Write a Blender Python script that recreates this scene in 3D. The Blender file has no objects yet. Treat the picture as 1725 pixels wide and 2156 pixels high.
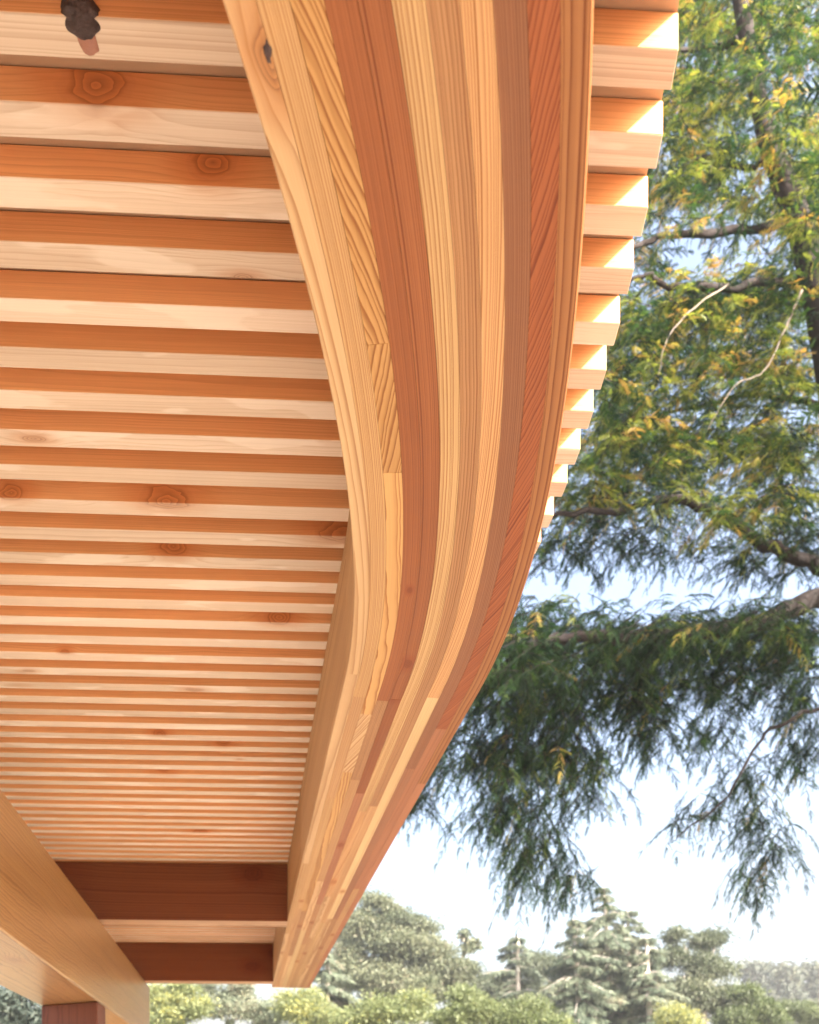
import bpy, bmesh, math, random
import numpy as np
from mathutils import Vector, Matrix

random.seed(7)
rng = np.random.default_rng(7)
sc = bpy.context.scene
COL = sc.collection
EYE = 1.6            # camera height above the ground

# ------------------------------------------------------------------ camera
cam_d = bpy.data.cameras.new('camera')
cam = bpy.data.objects.new('camera', cam_d)
COL.objects.link(cam)
cam.location = (0, 0, EYE)
cam.rotation_euler = (math.radians(90), 0, 0)
cam_d.sensor_fit = 'HORIZONTAL'
cam_d.sensor_width = 36.0
cam_d.lens = 36.0 * 2000 / 1725
cam_d.shift_y = (2316 - 1078) / 1725.0
cam_d.clip_start = 0.05
cam_d.clip_end = 2000
cam_d.dof.use_dof = True
cam_d.dof.focus_distance = 1.35
cam_d.dof.aperture_fstop = 10.5
sc.camera = cam

# ------------------------------------------------------------------ light
SUN_TO = Vector((0.95, -1.0, 1.0)).normalized()
w = bpy.data.worlds.new('World')
sc.world = w
w.use_nodes = True
nt = w.node_tree
nt.nodes.clear()
sky = nt.nodes.new('ShaderNodeTexSky')
sky.sky_type = 'NISHITA'
sky.sun_disc = False
sky.sun_elevation = math.asin(SUN_TO.z)
sky.sun_rotation = math.atan2(SUN_TO.x, SUN_TO.y)
sky.air_density = 1.0
sky.dust_density = 9.0
sky.ozone_density = 0.6
bgn = nt.nodes.new('ShaderNodeBackground')
bgn.inputs['Strength'].default_value = 0.15
out = nt.nodes.new('ShaderNodeOutputWorld')
hs0 = nt.nodes.new('ShaderNodeHueSaturation')     # scales the sky brightness
hs0.inputs['Saturation'].default_value = 1.0
hs0.inputs['Value'].default_value = 1.2
nt.links.new(sky.outputs[0], hs0.inputs['Color'])
nt.links.new(hs0.outputs[0], bgn.inputs[0])
nt.links.new(bgn.outputs[0], out.inputs[0])
sd = bpy.data.lights.new('sun', 'SUN')
sd.energy = 5.0
sd.angle = math.radians(0.53)
sd.color = (1.0, 0.95, 0.87)
sun = bpy.data.objects.new('sun', sd)
COL.objects.link(sun)
sun.location = (20, -20, 30)
sun.rotation_euler = SUN_TO.to_track_quat('Z', 'Y').to_euler()
sc.view_settings.view_transform = 'Standard'
sc.view_settings.look = 'None'
sc.view_settings.gamma = 1.0
sc.view_settings.use_curve_mapping = False
sc.view_settings.exposure = 2.03
try:
    sc.cycles.max_bounces = 10
    sc.cycles.diffuse_bounces = 6
    sc.cycles.transparent_max_bounces = 8
except Exception:
    pass

# ------------------------------------------------------------------ helpers
def at(x, y, Y):
    """a point of the place seen at photo position (x, y of 1725 x 2156), Y metres ahead"""
    return Vector(((x - 862.5) / 2000 * Y, Y, EYE + (2316 - y) / 2000 * Y))

def link(name, me, mat=None, parent=None):
    o = bpy.data.objects.new(name, me)
    COL.objects.link(o)
    if mat is not None:
        if len(me.materials) == 0:
            me.materials.append(mat)
    if parent is not None:
        o.parent = parent
    return o

def tag(o, label=None, cat=None, group=None, kind=None):
    if label: o['label'] = label
    if cat: o['category'] = cat
    if group: o['group'] = group
    if kind: o['kind'] = kind
    return o

def empty(name, loc=(0, 0, 0)):
    o = bpy.data.objects.new(name, None)
    COL.objects.link(o)
    o.location = loc
    o.empty_display_size = 0.2
    return o

def keep_world(o, parent):
    o.parent = parent
    o.matrix_parent_inverse = Matrix.Translation(-parent.location)
    return o

def mesh_np(name, verts, faces_flat, nper):
    """verts (N,3), faces_flat index array, nper verts per face (const)"""
    me = bpy.data.meshes.new(name)
    nf = len(faces_flat) // nper
    me.vertices.add(len(verts))
    me.vertices.foreach_set('co', np.asarray(verts, dtype=np.float32).ravel())
    me.loops.add(len(faces_flat))
    me.loops.foreach_set('vertex_index', np.asarray(faces_flat, dtype=np.int32))
    me.polygons.add(nf)
    me.polygons.foreach_set('loop_start', np.arange(nf, dtype=np.int32) * nper)
    me.update(calc_edges=True)
    return me

def wood_attr(me, vals):
    a = me.attributes.new('wood', 'FLOAT_VECTOR', 'POINT')
    a.data.foreach_set('vector', np.asarray(vals, dtype=np.float32).ravel())

def wood_props(o, tone, pith=(0.2, 0.05, 0.004), fig=(0.02, 0.004, 0.5), knot=(99, 0, 0), kr=0.01, knot2=(99, 0, 0), kr2=0.01):
    o['tone'] = [float(v) for v in tone]
    o['pith'] = [float(v) for v in pith]
    o['fig'] = [float(v) for v in fig]
    o['knota'] = [float(v) for v in knot]
    o['knotb'] = [float(v) for v in knot2]
    o['knotsize'] = [float(kr), float(kr2), random.random() * 40]
    return o

# ------------------------------------------------------------------ materials
def nn(nt, t, **kw):
    n = nt.nodes.new(t)
    for k, v in kw.items():
        if k == 'op': n.operation = v
        else: setattr(n, k, v)
    return n

def new_mat(name):
    m = bpy.data.materials.new(name)
    m.use_nodes = True
    nt = m.node_tree
    nt.nodes.clear()
    o = nt.nodes.new('ShaderNodeOutputMaterial')
    b = nt.nodes.new('ShaderNodeBsdfPrincipled')
    nt.links.new(b.outputs[0], o.inputs[0])
    return m, nt, b, o

def make_wood(name, rough=0.45, coat=0.0, patches=0.0, ior=1.4, side_shading=False):
    m, nt, b, o = new_mat(name)
    L = nt.links.new
    def val(x): 
        n = nn(nt, 'ShaderNodeValue'); n.outputs[0].default_value = x; return n.outputs[0]
    def math_(op, a, c=None, d=None):
        n = nn(nt, 'ShaderNodeMath', op=op)
        for i, x in enumerate((a, c, d)):
            if x is None: continue
            if isinstance(x, (int, float)): n.inputs[i].default_value = x
            else: L(x, n.inputs[i])
        return n.outputs[0]
    def vmath(op, a, c=None, out=0):
        n = nn(nt, 'ShaderNodeVectorMath', op=op)
        for i, x in enumerate((a, c)):
            if x is None: continue
            if isinstance(x, tuple): n.inputs[i].default_value = x
            else: L(x, n.inputs[i])
        return n.outputs[out]
    def attr(nm, typ):
        n = nn(nt, 'ShaderNodeAttribute'); n.attribute_type = typ; n.attribute_name = nm; return n
    def mixc(f, a, c, mode='MIX'):
        n = nn(nt, 'ShaderNodeMix'); n.data_type = 'RGBA'; n.blend_type = mode
        if isinstance(f, (int, float)): n.inputs[0].default_value = f
        else: L(f, n.inputs[0])
        for i, x in ((6, a), (7, c)):
            if isinstance(x, tuple): n.inputs[i].default_value = x
            else: L(x, n.inputs[i])
        return n.outputs[2]
    def noise(vec, scale, detail=2.0, rgh=0.5):
        n = nn(nt, 'ShaderNodeTexNoise'); n.inputs['Scale'].default_value = scale
        n.inputs['Detail'].default_value = detail; n.inputs['Roughness'].default_value = rgh
        L(vec, n.inputs['Vector']); return n
    def sstep(x, lo, hi):
        n = nn(nt, 'ShaderNodeMapRange'); n.interpolation_type = 'SMOOTHSTEP'
        L(x, n.inputs[0])
        for i, v in ((1, lo), (2, hi), (3, 0.0), (4, 1.0)): n.inputs[i].default_value = v
        return n.outputs[0]
    P0 = attr('wood', 'GEOMETRY').outputs['Vector']
    tone = attr('tone', 'OBJECT').outputs['Color']
    pith = nn(nt, 'ShaderNodeSeparateXYZ'); L(attr('pith', 'OBJECT').outputs['Vector'], pith.inputs[0])
    fig = nn(nt, 'ShaderNodeSeparateXYZ'); L(attr('fig', 'OBJECT').outputs['Vector'], fig.inputs[0])
    ks = nn(nt, 'ShaderNodeSeparateXYZ'); L(attr('knotsize', 'OBJECT').outputs['Vector'], ks.inputs[0])
    ka = attr('knota', 'OBJECT').outputs['Vector']
    kb = attr('knotb', 'OBJECT').outputs['Vector']
    # seed shift along the grain
    sh = nn(nt, 'ShaderNodeCombineXYZ'); L(ks.outputs[2], sh.inputs[0]); L(ks.outputs[2], sh.inputs[1])
    P = vmath('ADD', P0, sh.outputs[0])
    # knots: distance in knot radii, slightly irregular
    nk = noise(vmath('MULTIPLY', P, (30, 45, 45)), 1.0, 1.5)
    def kd(k, r):
        d = vmath('LENGTH', vmath('MULTIPLY', vmath('SUBTRACT', P0, k), (0.4, 1, 0.55)), out=1)
        d = math_('DIVIDE', d, r)
        return math_('ADD', d, math_('MULTIPLY', math_('SUBTRACT', nk.outputs[0], 0.5), 0.65))
    d1, d2 = kd(ka, ks.outputs[0]), kd(kb, ks.outputs[1])
    dk = math_('MINIMUM', d1, d2)
    bulge = math_('EXPONENT', math_('MULTIPLY', math_('MULTIPLY', dk, dk), -0.22))
    # ring field
    sx = nn(nt, 'ShaderNodeSeparateXYZ'); L(P0, sx.inputs[0])
    s, a, bb = sx.outputs[0], sx.outputs[1], sx.outputs[2]
    nw = noise(vmath('MULTIPLY', P, (2.2, 9, 9)), 1.0, 3.0, 0.55)
    nw2 = noise(vmath('MULTIPLY', P, (14, 60, 60)), 1.0, 2.0, 0.5)
    warp = math_('ADD', math_('SUBTRACT', nw.outputs[0], 0.5), math_('MULTIPLY', math_('SUBTRACT', nw2.outputs[0], 0.5), 0.18))
    aa = math_('SUBTRACT', math_('SUBTRACT', a, pith.outputs[0]), math_('MULTIPLY', s, fig.outputs[0]))
    aa = math_('ADD', aa, math_('MULTIPLY', warp, fig.outputs[1]))
    b2 = math_('SUBTRACT', bb, pith.outputs[1])
    b2 = math_('ADD', b2, math_('MULTIPLY', warp, math_('MULTIPLY', fig.outputs[1], 0.6)))
    rr = math_('SQRT', math_('ADD', math_('MULTIPLY', aa, aa), math_('MULTIPLY', b2, b2)))
    rr = math_('DIVIDE', rr, pith.outputs[2])
    rr = math_('ADD', rr, math_('MULTIPLY', bulge, 1.9))
    # uneven ring widths
    n1 = nn(nt, 'ShaderNodeTexNoise'); n1.noise_dimensions = '1D'; n1.inputs['Scale'].default_value = 0.31; n1.inputs['Detail'].default_value = 2
    L(math_('ADD', rr, ks.outputs[2]), n1.inputs['W'])
    rr2 = math_('ADD', rr, math_('MULTIPLY', n1.outputs[0], 2.6))
    fr = math_('FRACT', rr2)
    late = math_('MULTIPLY', math_('POWER', fr, 3.2), math_('SUBTRACT', 1.0, sstep(fr, 0.93, 1.0)))
    late = math_('MULTIPLY', late, math_('ADD', 0.45, n1.outputs[0]))
    late = math_('MINIMUM', math_('MULTIPLY', late, math_('MULTIPLY', fig.outputs[2], 2.2)), 0.95)
    # fine fibre streaks, slow tone drift
    nf = noise(vmath('MULTIPLY', P, (5, 420, 420)), 1.0, 2.0, 0.6)
    nd = noise(vmath('MULTIPLY', P, (1.3, 14, 14)), 1.0, 2.0, 0.5)
    latecol = mixc(1.0, tone, (0.50, 0.33, 0.20, 1), 'MULTIPLY')
    col = mixc(late, tone, latecol)
    f1 = math_('ADD', 0.86, math_('MULTIPLY', nf.outputs[0], 0.28))
    f2 = math_('ADD', 0.80, math_('MULTIPLY', nd.outputs[0], 0.40))
    ff = math_('MULTIPLY', f1, f2)
    g = nn(nt, 'ShaderNodeCombineXYZ'); L(ff, g.inputs[0]); L(math_('POWER', ff, 1.25), g.inputs[1]); L(math_('POWER', ff, 1.5), g.inputs[2])
    col = mixc(1.0, col, g.outputs[0], 'MULTIPLY')
    if patches > 0:
        # raised or burnished areas where the plane has bruised the fibres: lighter wood
        npz = noise(vmath('MULTIPLY', P, (4.5, 16, 16)), 1.0, 3.0, 0.45)
        pm = math_('MULTIPLY', sstep(npz.outputs[0], 0.56, 0.60), math_('MULTIPLY', patches, math_('SUBTRACT', 1.0, sstep(bb, 0.0004, 0.0016))))
        col = mixc(pm, col, mixc(0.5, tone, (0.85, 0.72, 0.56, 1)))
    # knot halo and heart
    halo = math_('MULTIPLY', math_('SUBTRACT', 1.0, sstep(dk, 0.9, 2.6)), 0.45)
    col = mixc(halo, col, mixc(1.0, tone, (0.75, 0.42, 0.20, 1), 'MULTIPLY'))
    heart = math_('SUBTRACT', 1.0, sstep(dk, 0.70, 1.0))
    kr_ = math_('POWER', math_('FRACT', math_('ADD', math_('MULTIPLY', dk, 3.2), math_('MULTIPLY', nw2.outputs[0], 1.6))), 0.7)
    kcol = mixc(kr_, mixc(1.0, tone, (0.26, 0.13, 0.09, 1), 'MULTIPLY'), mixc(1.0, tone, (0.80, 0.55, 0.36, 1), 'MULTIPLY'))
    col = mixc(math_('MULTIPLY', heart, 0.68), col, kcol)
    rim = math_('MULTIPLY', sstep(dk, 0.80, 0.95), math_('SUBTRACT', 1.0, sstep(dk, 1.0, 1.12)))
    col = mixc(math_('MULTIPLY', rim, 0.10), col, mixc(1.0, tone, (0.35, 0.16, 0.08, 1), 'MULTIPLY'))
    if side_shading:
        # bounced light and shade painted in: sides tinted apart from the undersides
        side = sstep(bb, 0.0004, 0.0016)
        col = mixc(side, col, mixc(1.0, col, side_shading, 'MULTIPLY'))
    L(col, b.inputs['Base Color'])
    ro = math_('ADD', rough, math_('MULTIPLY', math_('SUBTRACT', nf.outputs[0], 0.5), 0.25))
    L(ro, b.inputs['Roughness'])
    b.inputs['IOR'].default_value = ior
    b.inputs['Coat Weight'].default_value = coat
    b.inputs['Coat Roughness'].default_value = 0.32
    bp = nn(nt, 'ShaderNodeBump'); bp.inputs['Strength'].default_value = 0.18; bp.inputs['Distance'].default_value = 0.0006
    hgt = math_('ADD', math_('MULTIPLY', late, 0.6), nf.outputs[0])
    L(hgt, bp.inputs['Height'])
    L(bp.outputs[0], b.inputs['Normal'])
    return m

M_LAM = make_wood('laminated_wood', 0.6, 0.0, ior=1.3)
M_SLAT = make_wood('slat_wood', 0.55, 0.0, patches=0.5, side_shading=(1.22, 0.80, 0.46, 1))  # side tint: orange bounce between the slats put into the colour
M_BEAM = make_wood('beam_wood', 0.36, 0.35)
M_HEAD = make_wood('header_wood', 0.5, 0.0, ior=1.25, side_shading=(0.32, 0.155, 0.085, 1))  # side tint: dark redwood with its shade put in

def simple_mat(name, col, rough=0.8, var=0.25, scale=6.0, bump=0.0):
    m, nt, b, o = new_mat(name)
    tc = nn(nt, 'ShaderNodeTexCoord')
    n = nn(nt, 'ShaderNodeTexNoise'); n.inputs['Scale'].default_value = scale; n.inputs['Detail'].default_value = 6
    nt.links.new(tc.outputs['Object'], n.inputs['Vector'])
    r = nn(nt, 'ShaderNodeMapRange'); r.inputs[3].default_value = 1 - var; r.inputs[4].default_value = 1 + var
    nt.links.new(n.outputs[0], r.inputs[0])
    mx = nn(nt, 'ShaderNodeVectorMath', op='SCALE'); mx.inputs[0].default_value = col
    nt.links.new(r.outputs[0], mx.inputs['Scale'])
    nt.links.new(mx.outputs[0], b.inputs['Base Color'])
    b.inputs['Roughness'].default_value = rough
    if bump:
        bp = nn(nt, 'ShaderNodeBump'); bp.inputs['Strength'].default_value = bump; bp.inputs['Distance'].default_value = 0.02
        nt.links.new(n.outputs[0], bp.inputs['Height']); nt.links.new(bp.outputs[0], b.inputs['Normal'])
    return m

def leaf_mat(name, dark, mid, light, odd, transl=0.35, gloss=0.45):
    """leaf colours picked by the 'tint' attribute (0..1), thin translucent blades"""
    m, nt, b, o = new_mat(name)
    at_ = nn(nt, 'ShaderNodeAttribute'); at_.attribute_name = 'tint'; at_.attribute_type = 'GEOMETRY'
    cr = nn(nt, 'ShaderNodeValToRGB')
    e = cr.color_ramp.elements
    e[0].position = 0.0; e[0].color = (*dark, 1)
    e[1].position = 1.0; e[1].color = (*odd, 1)
    x = e.new(0.45); x.color = (*mid, 1)
    x = e.new(0.80); x.color = (*light, 1)
    nt.links.new(at_.outputs['Fac'], cr.inputs[0])
    nt.links.new(cr.outputs[0], b.inputs['Base Color'])
    b.inputs['Roughness'].default_value = gloss
    b.inputs['Specular IOR Level'].default_value = 0.35
    tr = nn(nt, 'ShaderNodeBsdfTranslucent')
    hs = nn(nt, 'ShaderNodeHueSaturation'); hs.inputs['Saturation'].default_value = 1.15; hs.inputs['Value'].default_value = 1.5
    nt.links.new(cr.outputs[0], hs.inputs['Color'])
    nt.links.new(hs.outputs[0], tr.inputs['Color'])
    mx = nn(nt, 'ShaderNodeMixShader'); mx.inputs[0].default_value = transl
    nt.links.new(b.outputs[0], mx.inputs[1]); nt.links.new(tr.outputs[0], mx.inputs[2])
    nt.links.new(mx.outputs[0], o.inputs[0])
    return m

M_GROUND = simple_mat('dry_grass_ground', (0.17, 0.155, 0.09), 0.9, 0.3, 0.6)
M_PATIO = simple_mat('pale_gravel', (0.255, 0.24, 0.225), 0.85, 0.15, 25.0)
M_ROOF = simple_mat('roof_board', (0.40, 0.24, 0.13), 0.6, 0.2, 8.0)
M_GLUE = simple_mat('glue_line', (0.16, 0.08, 0.04), 0.6, 0.1, 30.0)
M_BARK = simple_mat('redwood_bark', (0.020, 0.012, 0.011), 0.9, 0.6, 14.0, 0.8)
M_TWIG = simple_mat('pale_twig', (0.22, 0.175, 0.14), 0.8, 0.3, 30.0)
M_BARK2 = simple_mat('grey_bark', (0.38, 0.34, 0.30), 0.9, 0.3, 3.0)
M_PALE = simple_mat('pale_bark', (0.55, 0.50, 0.45), 0.9, 0.2, 3.0)
M_KNOT = simple_mat('knot_bark', (0.052, 0.024, 0.017), 0.75, 0.6, 90.0, 0.8)
M_KNOTP = simple_mat('knot_heart', (0.30, 0.12, 0.07), 0.6, 0.35, 60.0, 0.3)
M_NEEDLE = leaf_mat('redwood_needles', (0.008, 0.025, 0.013), (0.046, 0.090, 0.022), (0.30, 0.32, 0.07), (0.38, 0.24, 0.08), 0.35, 0.4)
M_EUC = leaf_mat('eucalyptus_leaves', (0.045, 0.060, 0.035), (0.090, 0.108, 0.064), (0.155, 0.165, 0.100), (0.19, 0.14, 0.10), 0.25, 0.5)
M_CEDAR = leaf_mat('cedar_needles', (0.045, 0.065, 0.045), (0.095, 0.122, 0.082), (0.165, 0.185, 0.125), (0.19, 0.16, 0.11), 0.15, 0.6)
M_SHRUB = leaf_mat('shrub_leaves', (0.055, 0.075, 0.032), (0.115, 0.142, 0.062), (0.21, 0.23, 0.105), (0.30, 0.29, 0.08), 0.3, 0.5)
M_FAR = leaf_mat('far_leaves', (0.04, 0.055, 0.045), (0.075, 0.09, 0.07), (0.12, 0.13, 0.09), (0.14, 0.12, 0.09), 0.15, 0.6)

# ------------------------------------------------------------------ ground
def sheet(name, x0, x1, y0, y1, z, mat):
    me = bpy.data.meshes.new(name)
    me.from_pydata([(x0, y0, z), (x1, y0, z), (x1, y1, z), (x0, y1, z)], [], [(0, 1, 2, 3)])
    return tag(link(name, me, mat), kind='structure')
sheet('ground', -900, 900, -900, 900, 0.0, M_GROUND)
sheet('patio', -7, 8, -9, 9, 0.004, M_PATIO)

# ------------------------------------------------------------------ pergola: plan of the bent beam
Z_BEAM = EYE + 0.786      # underside of the bent beam and of the headers
Z_SLAT = EYE + 1.041      # underside of the slats
SLAT_T = 0.038
BW = 0.2623               # width of the bent beam
NL = 11
_S = np.arange(-2.6, 5.6, 0.002)
_k = np.where(_S < 0.5617, 0.2406 + (0.3202 - 0.2406) * np.clip((_S + 1.0) / 1.5617, 0, 1), 0.0)
_th = np.cumsum(_k) * 0.002
_i0 = int(np.argmin(np.abs(_S)))
_th = _th - _th[_i0]
_x = np.cumsum(-np.sin(_th)) * 0.002
_y = np.cumsum(np.cos(_th)) * 0.002
_x = _x - _x[_i0] + 0.1823
_y = _y - _y[_i0] + 1.2751

def curve(s, off):
    th = np.interp(s, _S, _th)
    return np.stack([np.interp(s, _S, _x) - off * np.cos(th), np.interp(s, _S, _y) - off * np.sin(th)], -1)

S_END = 5.49
SLOPE = 0.05               # slats run along (1, SLOPE)

pergola = empty('pergola', (-0.7, 3.0, 0))
tag(pergola, 'timber pergola with a bent laminated edge beam and closely spaced pale roof slats', 'pergola')

# --- bent beam: dark core seen only as glue lines, laminations over it
def bent_mesh(name, s0, s1, off0, off1, z0, z1, cap=True, ch0=0.0005, ch1=0.0005, step=0.03):
    n = max(2, int((s1 - s0) / step) + 1)
    ss = np.linspace(s0, s1, n)
    # profile (offset, z): bottom corners chamfered
    prof = [(off0 + ch0, z0), (off1 - ch1, z0), (off1, z0 + ch1), (off1, z1), (off0, z1), (off0, z0 + ch0 * (2.6 if ch0 > 0.001 else 1))]
    m = len(prof)
    V = np.zeros((n, m, 3)); W = np.zeros((n, m, 3))
    for j, (o, z) in enumerate(prof):
        p = curve(ss, o)
        V[:, j, 0] = p[:, 0]; V[:, j, 1] = p[:, 1]; V[:, j, 2] = z
        W[:, j, 0] = ss; W[:, j, 1] = o; W[:, j, 2] = z - Z_BEAM
    faces = []
    for i in range(n - 1):
        for j in range(m):
            k = (j + 1) % m
            faces.append((i * m + j, i * m + k, (i + 1) * m + k, (i + 1) * m + j))
    faces.append(tuple(range(m - 1, -1, -1)))
    faces.append(tuple((n - 1) * m + j for j in range(m)))
    me = bpy.data.meshes.new(name)
    me.from_pydata([tuple(v) for v in V.reshape(-1, 3)], [], faces)
    wood_attr(me, W.reshape(-1, 3))
    me.update()
    return me

core = link('curved_beam', bent_mesh('curved_beam', -2.5, S_END - 0.004, 0.0020, BW - 0.0020, Z_BEAM + 0.0022, Z_SLAT - 0.003), M_GLUE)
keep_world(core, pergola)

lt = BW / NL
T = {   # tone, pith(ca, cb, spacing), figure(tilt, warp, contrast)
 'tan':    ((0.5, 0.29, 0.135), (0.02, 0.10, 0.0080), (0.012, 0.020, 0.40)),
 'tanfine': ((0.45, 0.245, 0.098), (0.30, 0.03, 0.0024), (0.004, 0.004, 0.65)),
 'yellow': ((0.45, 0.225, 0.073), (0.12, 0.03, 0.0060), (-0.20, 0.030, 0.90)),
 'yelcath': ((0.45, 0.23, 0.079), (0.06, 0.11, 0.0050), (-0.03, 0.016, 0.70)),
 'red': ((0.255, 0.079, 0.023), (-0.40, 0.02, 0.0021), (0.003, 0.004, 0.45)),
 'red2': ((0.265, 0.085, 0.026), (-0.33, 0.03, 0.0024), (0.001, 0.004, 0.50)),
 'stripe': ((0.47, 0.27, 0.113), (0.35, 0.02, 0.0033), (0.012, 0.007, 0.85)),
 'brown': ((0.36, 0.172, 0.070), (-0.28, 0.04, 0.0033), (0.006, 0.012, 0.65)),
 'light': ((0.475, 0.245, 0.100), (0.40, 0.02, 0.0028), (0.035, 0.005, 0.65)),
 'dark': ((0.235, 0.092, 0.039), (0.45, 0.02, 0.0022), (0.001, 0.003, 0.65)),
 'swirl': ((0.265, 0.074, 0.022), (0.32, 0.03, 0.0042), (0.30, 0.016, 0.70)),
 'gold': ((0.265, 0.102, 0.032), (-0.10, 0.09, 0.0045), (0.002, 0.020, 0.80)),
 'pale': ((0.54, 0.345, 0.16), (0.25, 0.02, 0.0040), (0.004, 0.004, 0.30)),
 'yellow2': ((0.45, 0.225, 0.073), (0.12, 0.035, 0.0056), (0.22, 0.020, 0.90)),
 'tanbrown':((0.42, 0.215, 0.088), (0.25, 0.05, 0.0034), (0.008, 0.008, 0.45)),
 'darkpink': ((0.27, 0.108, 0.048), (0.40, 0.03, 0.0024), (0.002, 0.004, 0.50)),
 'tancath':((0.49, 0.285, 0.13), (0.035, 0.085, 0.0062), (-0.022, 0.016, 0.36)),
 'pink': ((0.33, 0.125, 0.055), (0.30, 0.05, 0.0040), (0.01, 0.010, 0.40)),
 'cath':   ((0.48, 0.28, 0.13), (0.10, 0.05, 0.0065), (0.22, 0.012, 0.75)),
}
# boards of each layer from the inner face outwards: (end along the beam, kind, knot on underside or None)
LAY = [
 [(0.52, 'tancath', (-0.60, 0.9, 0.013)), (1.95, 'tan', None), (3.3, 'tanfine', None), (9, 'tan', (3.9, 0.4, 0.010))],
 [(0.62, 'tanfine', None), (1.25, 'tanbrown', None), (2.7, 'tanfine', (2.55, 0.5, 0.008)), (3.05, 'tanbrown', None), (9, 'light', None)],
 [(-0.305, 'yellow', None), (-0.09, 'yellow2', None), (0.70, 'yelcath', None), (1.05, 'cath', None), (2.75, 'yelcath', None), (4.0, 'brown', (3.1, 0.5, 0.011)), (9, 'tan', None)],
 [(0.63, 'red', (0.20, 0.6, 0.004)), (1.1, 'brown', None), (2.2, 'tanbrown', None), (3.2, 'tan', None), (9, 'pale', None)],
 [(0.62, 'red2', (0.46, 0.5, 0.008)), (1.20, 'red', (0.60, 0.4, 0.009)), (2.6, 'pink', (1.7, 0.5, 0.010)), (3.6, 'brown', (3.0, 0.5, 0.010)), (9, 'tanfine', (4.2, 0.5, 0.012))],
 [(1.35, 'stripe', None), (2.45, 'light', (2.2, 0.5, 0.012)), (3.4, 'tan', None), (9, 'tanbrown', (3.9, 0.5, 0.012))],
 [(1.30, 'brown', None), (3.0, 'tanbrown', None), (9, 'stripe', None)],
 [(0.60, 'light', None), (2.9, 'pale', (2.35, 0.5, 0.010)), (9, 'tan', (4.4, 0.5, 0.010))],
 [(1.0, 'dark', None), (2.9, 'darkpink', None), (9, 'brown', (3.7, 0.5, 0.012))],
 [(0.75, 'swirl', None), (2.3, 'pink', None), (9, 'tanbrown', (3.3, 0.5, 0.010))],
 [(1.1, 'gold', None), (9, 'pink', None)],
]
for li, boards in enumerate(LAY):
    k = NL - 1 - li                       # offset index from the outer face
    o0, o1 = k * lt, (k + 1) * lt
    s = -2.5
    for bi, (e, kind, kn) in enumerate(boards):
        e = min(e, S_END)
        tone, pith, fig = T[kind]
        jit = 1 + random.uniform(-0.07, 0.07)
        dz = random.uniform(-0.00025, 0.00025)
        g = 0.0001
        c0 = 0.0018 if k == 0 else 0.0002
        c1 = 0.0016 if k == NL - 1 else 0.0002
        me = bent_mesh('lamination', s + 0.0002, e - 0.0002, o0 + g, o1 - g, Z_BEAM + dz, Z_SLAT - 0.0015, ch0=c0, ch1=c1)
        o = link('lamination', me, M_LAM)
        keep_world(o, core)
        o.matrix_parent_inverse = Matrix.Identity(4)
        om = (o0 + o1) / 2
        pj = (om + pith[0], pith[1] * random.choice((1, 1, -1)) , pith[2] * random.uniform(0.9, 1.1))
        kk = (kn[0], o0 + (1 - kn[1]) * lt, 0.0) if kn else (99, 0, 0)
        # keep the tilted ring pattern centred on this board
        pj = (pj[0] - fig[0] * (s if s > -1 else 0.0), pj[1], pj[2])
        wood_props(o, [min(0.85, c * jit) for c in tone], pj, fig, kk, kn[2] if kn else 0.01)
        s = e
        if e >= S_END: break

# --- left beam line (straight beam under the headers)
def xl(y): return -1.166 - 0.185 * (y - 3.131)
BL_DIR = Vector((-0.185, 1.0, 0)).normalized()
BL_PERP = Vector((-1.0, -0.185, 0)).normalized()

def prism(name, quad, z0, z1, mat, parent, axis, bevel=0.003, tone=(0.5, 0.3, 0.15), **kw):
    """quad: 4 plan corners counter-clockwise; axis: grain direction"""
    bm = bmesh.new()
    lo = [bm.verts.new((p[0], p[1], z0)) for p in quad]
    hi = [bm.verts.new((p[0], p[1], z1)) for p in quad]
    bm.faces.new(lo[::-1]); bm.faces.new(hi)
    for i in range(4):
        bm.faces.new((lo[i], lo[(i + 1) % 4], hi[(i + 1) % 4], hi[i]))
    bmesh.ops.recalc_face_normals(bm, faces=bm.faces)
    if bevel:
        bmesh.ops.bevel(bm, geom=list(bm.edges), offset=bevel, segments=1, affect='EDGES', clamp_overlap=True)
    me = bpy.data.meshes.new(name)
    bm.to_mesh(me); bm.free()
    ax = Vector(axis).normalized()
    up = Vector((0, 0, 1)) if abs(ax.z) < 0.5 else Vector((1, 0, 0))
    sd_ = ax.cross(up).normalized()
    c = Vector((sum(p[0] for p in quad) / 4, sum(p[1] for p in quad) / 4, z0))
    W = []
    for v in me.vertices:
        d = v.co - c
        W.append((d.dot(ax), d.dot(sd_), d.dot(up)))
    wood_attr(me, W)
    o = link(name, me, mat)
    keep_world(o, parent)
    wood_props(o, tone, **kw)
    return o

def slat_line_y(c, x): return c + SLOPE * x

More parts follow.
